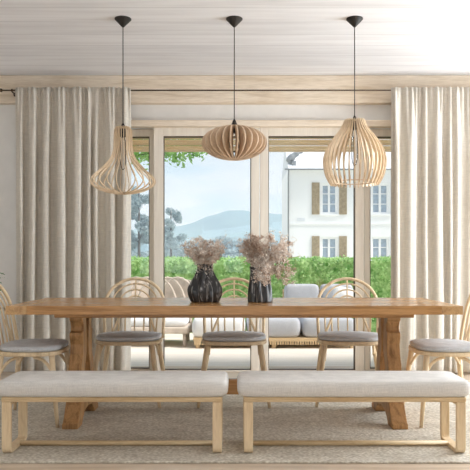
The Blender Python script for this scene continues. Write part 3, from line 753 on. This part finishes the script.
for (a, b_, t0, t1) in wins:
    x0, x1, z0, z1 = hx(a), hx(b_), hzz(t1), hzz(t0)
    f = MB(); w_ = .09; xm = (x0 + x1) / 2
    f.box(x0, x0 + w_, HD + .08, HD + .16, z0, z1).box(x1 - w_, x1, HD + .08, HD + .16, z0, z1).box(x0 + w_, x1 - w_, HD + .08, HD + .16, z1 - w_, z1).box(x0 + w_, x1 - w_, HD + .08, HD + .16, z0, z0 + w_).box(xm - .05, xm + .05, HD + .08, HD + .16, z0 + w_, z1 - w_)
    for q in (1, 2):
        zc_ = z0 + (z1 - z0) * q / 3; f.box(x0 + w_, xm - .05, HD + .09, HD + .15, zc_ - .02, zc_ + .02); f.box(xm + .05, x1 - w_, HD + .09, HD + .15, zc_ - .02, zc_ + .02)
    fo = f.build('window', M['render'], hs)
    MB().box(x0 + w_, x1 - w_, HD + .17, HD + .19, z0 + w_, z1 - w_).build('window_pane', M['pane'], fo)
    MB().box(x0 - .06, x1 + .06, HD - .07, HD - .0, z0 - .07, z0).build('window_sill', M['render'], hs)
    for s in ((0, 1) if a < 350 else (0, 1)):
        sx0, sx1 = ((x0 - .42, x0 - .07), (x1 + .07, x1 + .42))[s]
        g = MB().box(sx0, sx1, HD - .05, HD - .01, z0 - .02, z1 + .04)
        for q in range(16):
            zq = z0 + .06 + (z1 - z0 - .12) * q / 15; g.box(sx0 + .05, sx1 - .05, HD - .065, HD - .05, zq - .012, zq + .022)
        g.build('shutter', M['shutter'] if a < 350 else M['render'], hs)
# pale hipped roof, gutter, downpipe, gable ornament
rz_ = hzz(140)
rf = MB().prism([(HD - .35, eave), (HD + 1.95, rz_), (HD + 4.25, eave)], 'x', hx(288), hx(478)); rf.build('roof', M['rooft'], hs)
MB().tube([(hx(284), HD - .40, eave - .02), (hx(475), HD - .40, eave - .02)], .035, 8).build('gutter', M['gutter'], hs, smooth=True)
MB().tube([(hx(288), HD - .38, eave - .05), (hx(288.2), HD - .1, eave - .35), (hx(288.2), HD - .1, 0)], .035, 8).build('downpipe', M['gutter'], hs, smooth=True)
MB().box(hx(292), hx(296), HD - .02, HD + .6, eave, hzz(161)).build('chimney', M['gutter'], hs)
MB().tube(spl([(hx(293), HD + .2, hzz(164)), (hx(290), HD + .2, hzz(160)), (hx(293), HD + .2, hzz(156)), (hx(298), HD + .2, hzz(152.5)), (hx(303), HD + .2, hzz(151))], 4), [.10] * 4 + [.17] * 5 + [.13] * 4 + [.07] * 4, 8).build('roof_cowl', M['gutter'], hs, smooth=True)
MB().box(hx(297), hx(305), HD - .02, HD - .001, hzz(221), hzz(218)).build('name_plate', M['rooft'], hs)

# garden sofa
sf = empty('garden_sofa', (0, 7.75, -.01), label='low grey garden sofa with slatted wooden base on the terrace', cat='sofa')
sx0, sx1 = X(191, 7.8), X(357, 7.8)
base = MB()
base.box(sx0 + .03, sx1, 0, .80, .085, .125)
for k in range(64): 
    xk = sx0 + .05 + (sx1 - sx0 - .1) * k / 63; base.box(xk - .009, xk + .009, -.004, .0, .045, .12)
base.build('base', M['ash'], sf)
for x_ in (sx0 + .08, (sx0 + sx1) / 2, sx1 - .06):
    for y_ in (.03, .74): MB().box(x_ - .025, x_ + .025, y_, y_ + .05, 0, .085).build('leg', M['ash'], sf)
w3 = (sx1 - sx0) / 3
for k in range(3):
    m = MB(); pad(m, w3 / 2 - .004, .40, .126, .345, e=9, n=56, edge=.12, crown=.01, c=(sx0 + w3 * (k + .5), .40)); m.build('seat_cushion', M['sofa'] if k else M['pillow'], sf, smooth=True)
MB().box(X(283, 8.5), sx1, .80, .84, .05, .66).build('back_frame', M['ash'], sf, bevel=.005)
bxs = [X(284, 8.4), X(320, 8.4), X(354, 8.4)]
for k in range(2):
    m = MB(); pad(m, (bxs[k + 1] - bxs[k]) / 2 - .004, .19, -.075, .075, e=7, n=40, edge=.2, crown=.01)
    o = m.build('back_cushion', M['sofa'], sf, smooth=True); o.location = ((bxs[k] + bxs[k + 1]) / 2, .70, .545); o.rotation_euler = (PI / 2 - .12, 0, 0)
m = MB(); pad(m, .19, .15, -.06, .06, e=4, n=40, edge=.3, crown=.03); o = m.build('throw_cushion', M['pillow'], None, smooth=True)
o.location = (X(346, 8.3), 8.22, .535); o.rotation_euler = (PI / 2 - .3, .25, 0); tag(o, 'white scatter cushion leaning on the garden sofa back', 'cushion')

# rattan lounge seat
rt = empty('rattan_loveseat', (-.965, 8.3, -.01), label='woven rattan outdoor loveseat with arched rails behind the glass door', cat='outdoor seat')
def arch(w, h, y, z0): return [(-w, y, z0)] + [(w * -math.cos(PI * i / 14), y + .02 * math.sin(PI * i / 14), z0 + .25 + (h - .25) * math.sin(PI * i / 14)) for i in range(15)] + [(w, y, z0)]
MB().grid(28, 10, lambda u, v: ((u - .5) * .82, .28 - .20 * abs(2 * u - 1) ** 3, .12 + v * (.66 + .03 * math.sin(PI * u)))).build('woven_back', M['rattan'], rt, solid=.03)
for k in range(5):
    MB().tube([(x_ - .02 + (k - 2) * .13, y_ - .06, z_) for x_, y_, z_ in arch(.26 - .02 * (k % 2), .70, .08, .12)], .013, 8).build('arched_rail', M['rattan'], rt, smooth=True)
MB().box(-.41, .41, -.45, .25, .16, .24).build('seat_frame', M['rattan'], rt, bevel=.02)
m = MB(); pad(m, .39, .30, .24, .33, e=7, n=40, edge=.2, crown=.01, c=(0, -.12)); m.build('seat_cushion', M['rooft'] if False else M['pillow'], rt, smooth=True)
for sx in (-.36, .36):
    for sy in (-.38, .18): MB().tube([(sx, sy, 0), (sx, sy, .17)], .022, 8).build('leg', M['rattan'], rt, smooth=True)

# round dry-grass clump behind the sofa
gr = MB(); rnd = random.Random(12)
for k in range(900):
    a = rnd.uniform(0, 2 * PI); e = rnd.uniform(.15, 1.5); L = rnd.uniform(.5, .86)
    d_ = Vector((math.cos(a) * math.cos(e) * .62, math.sin(a) * math.cos(e) * .5, math.sin(e))); sd = Vector((-math.sin(a), math.cos(a), 0)) * .006
    p0 = Vector((0, 0, 0)); p1 = d_ * L * .6 + Vector((0, 0, .04)); p2 = d_ * L
    v = [gr.b.verts.new(q) for q in (p0 - sd, p0 + sd, p1 + sd, p1 - sd, p2)]; gr.b.faces.new(v[:4]); gr.b.faces.new((v[3], v[2], v[4]))
o = gr.build('ornamental_grass', M['drygrass'], recalc=False); o.location = (X(318, 9.0), 8.98, -.01)
tag(o, 'rounded clump of dry ornamental grass in front of the hedge', 'grass plant')
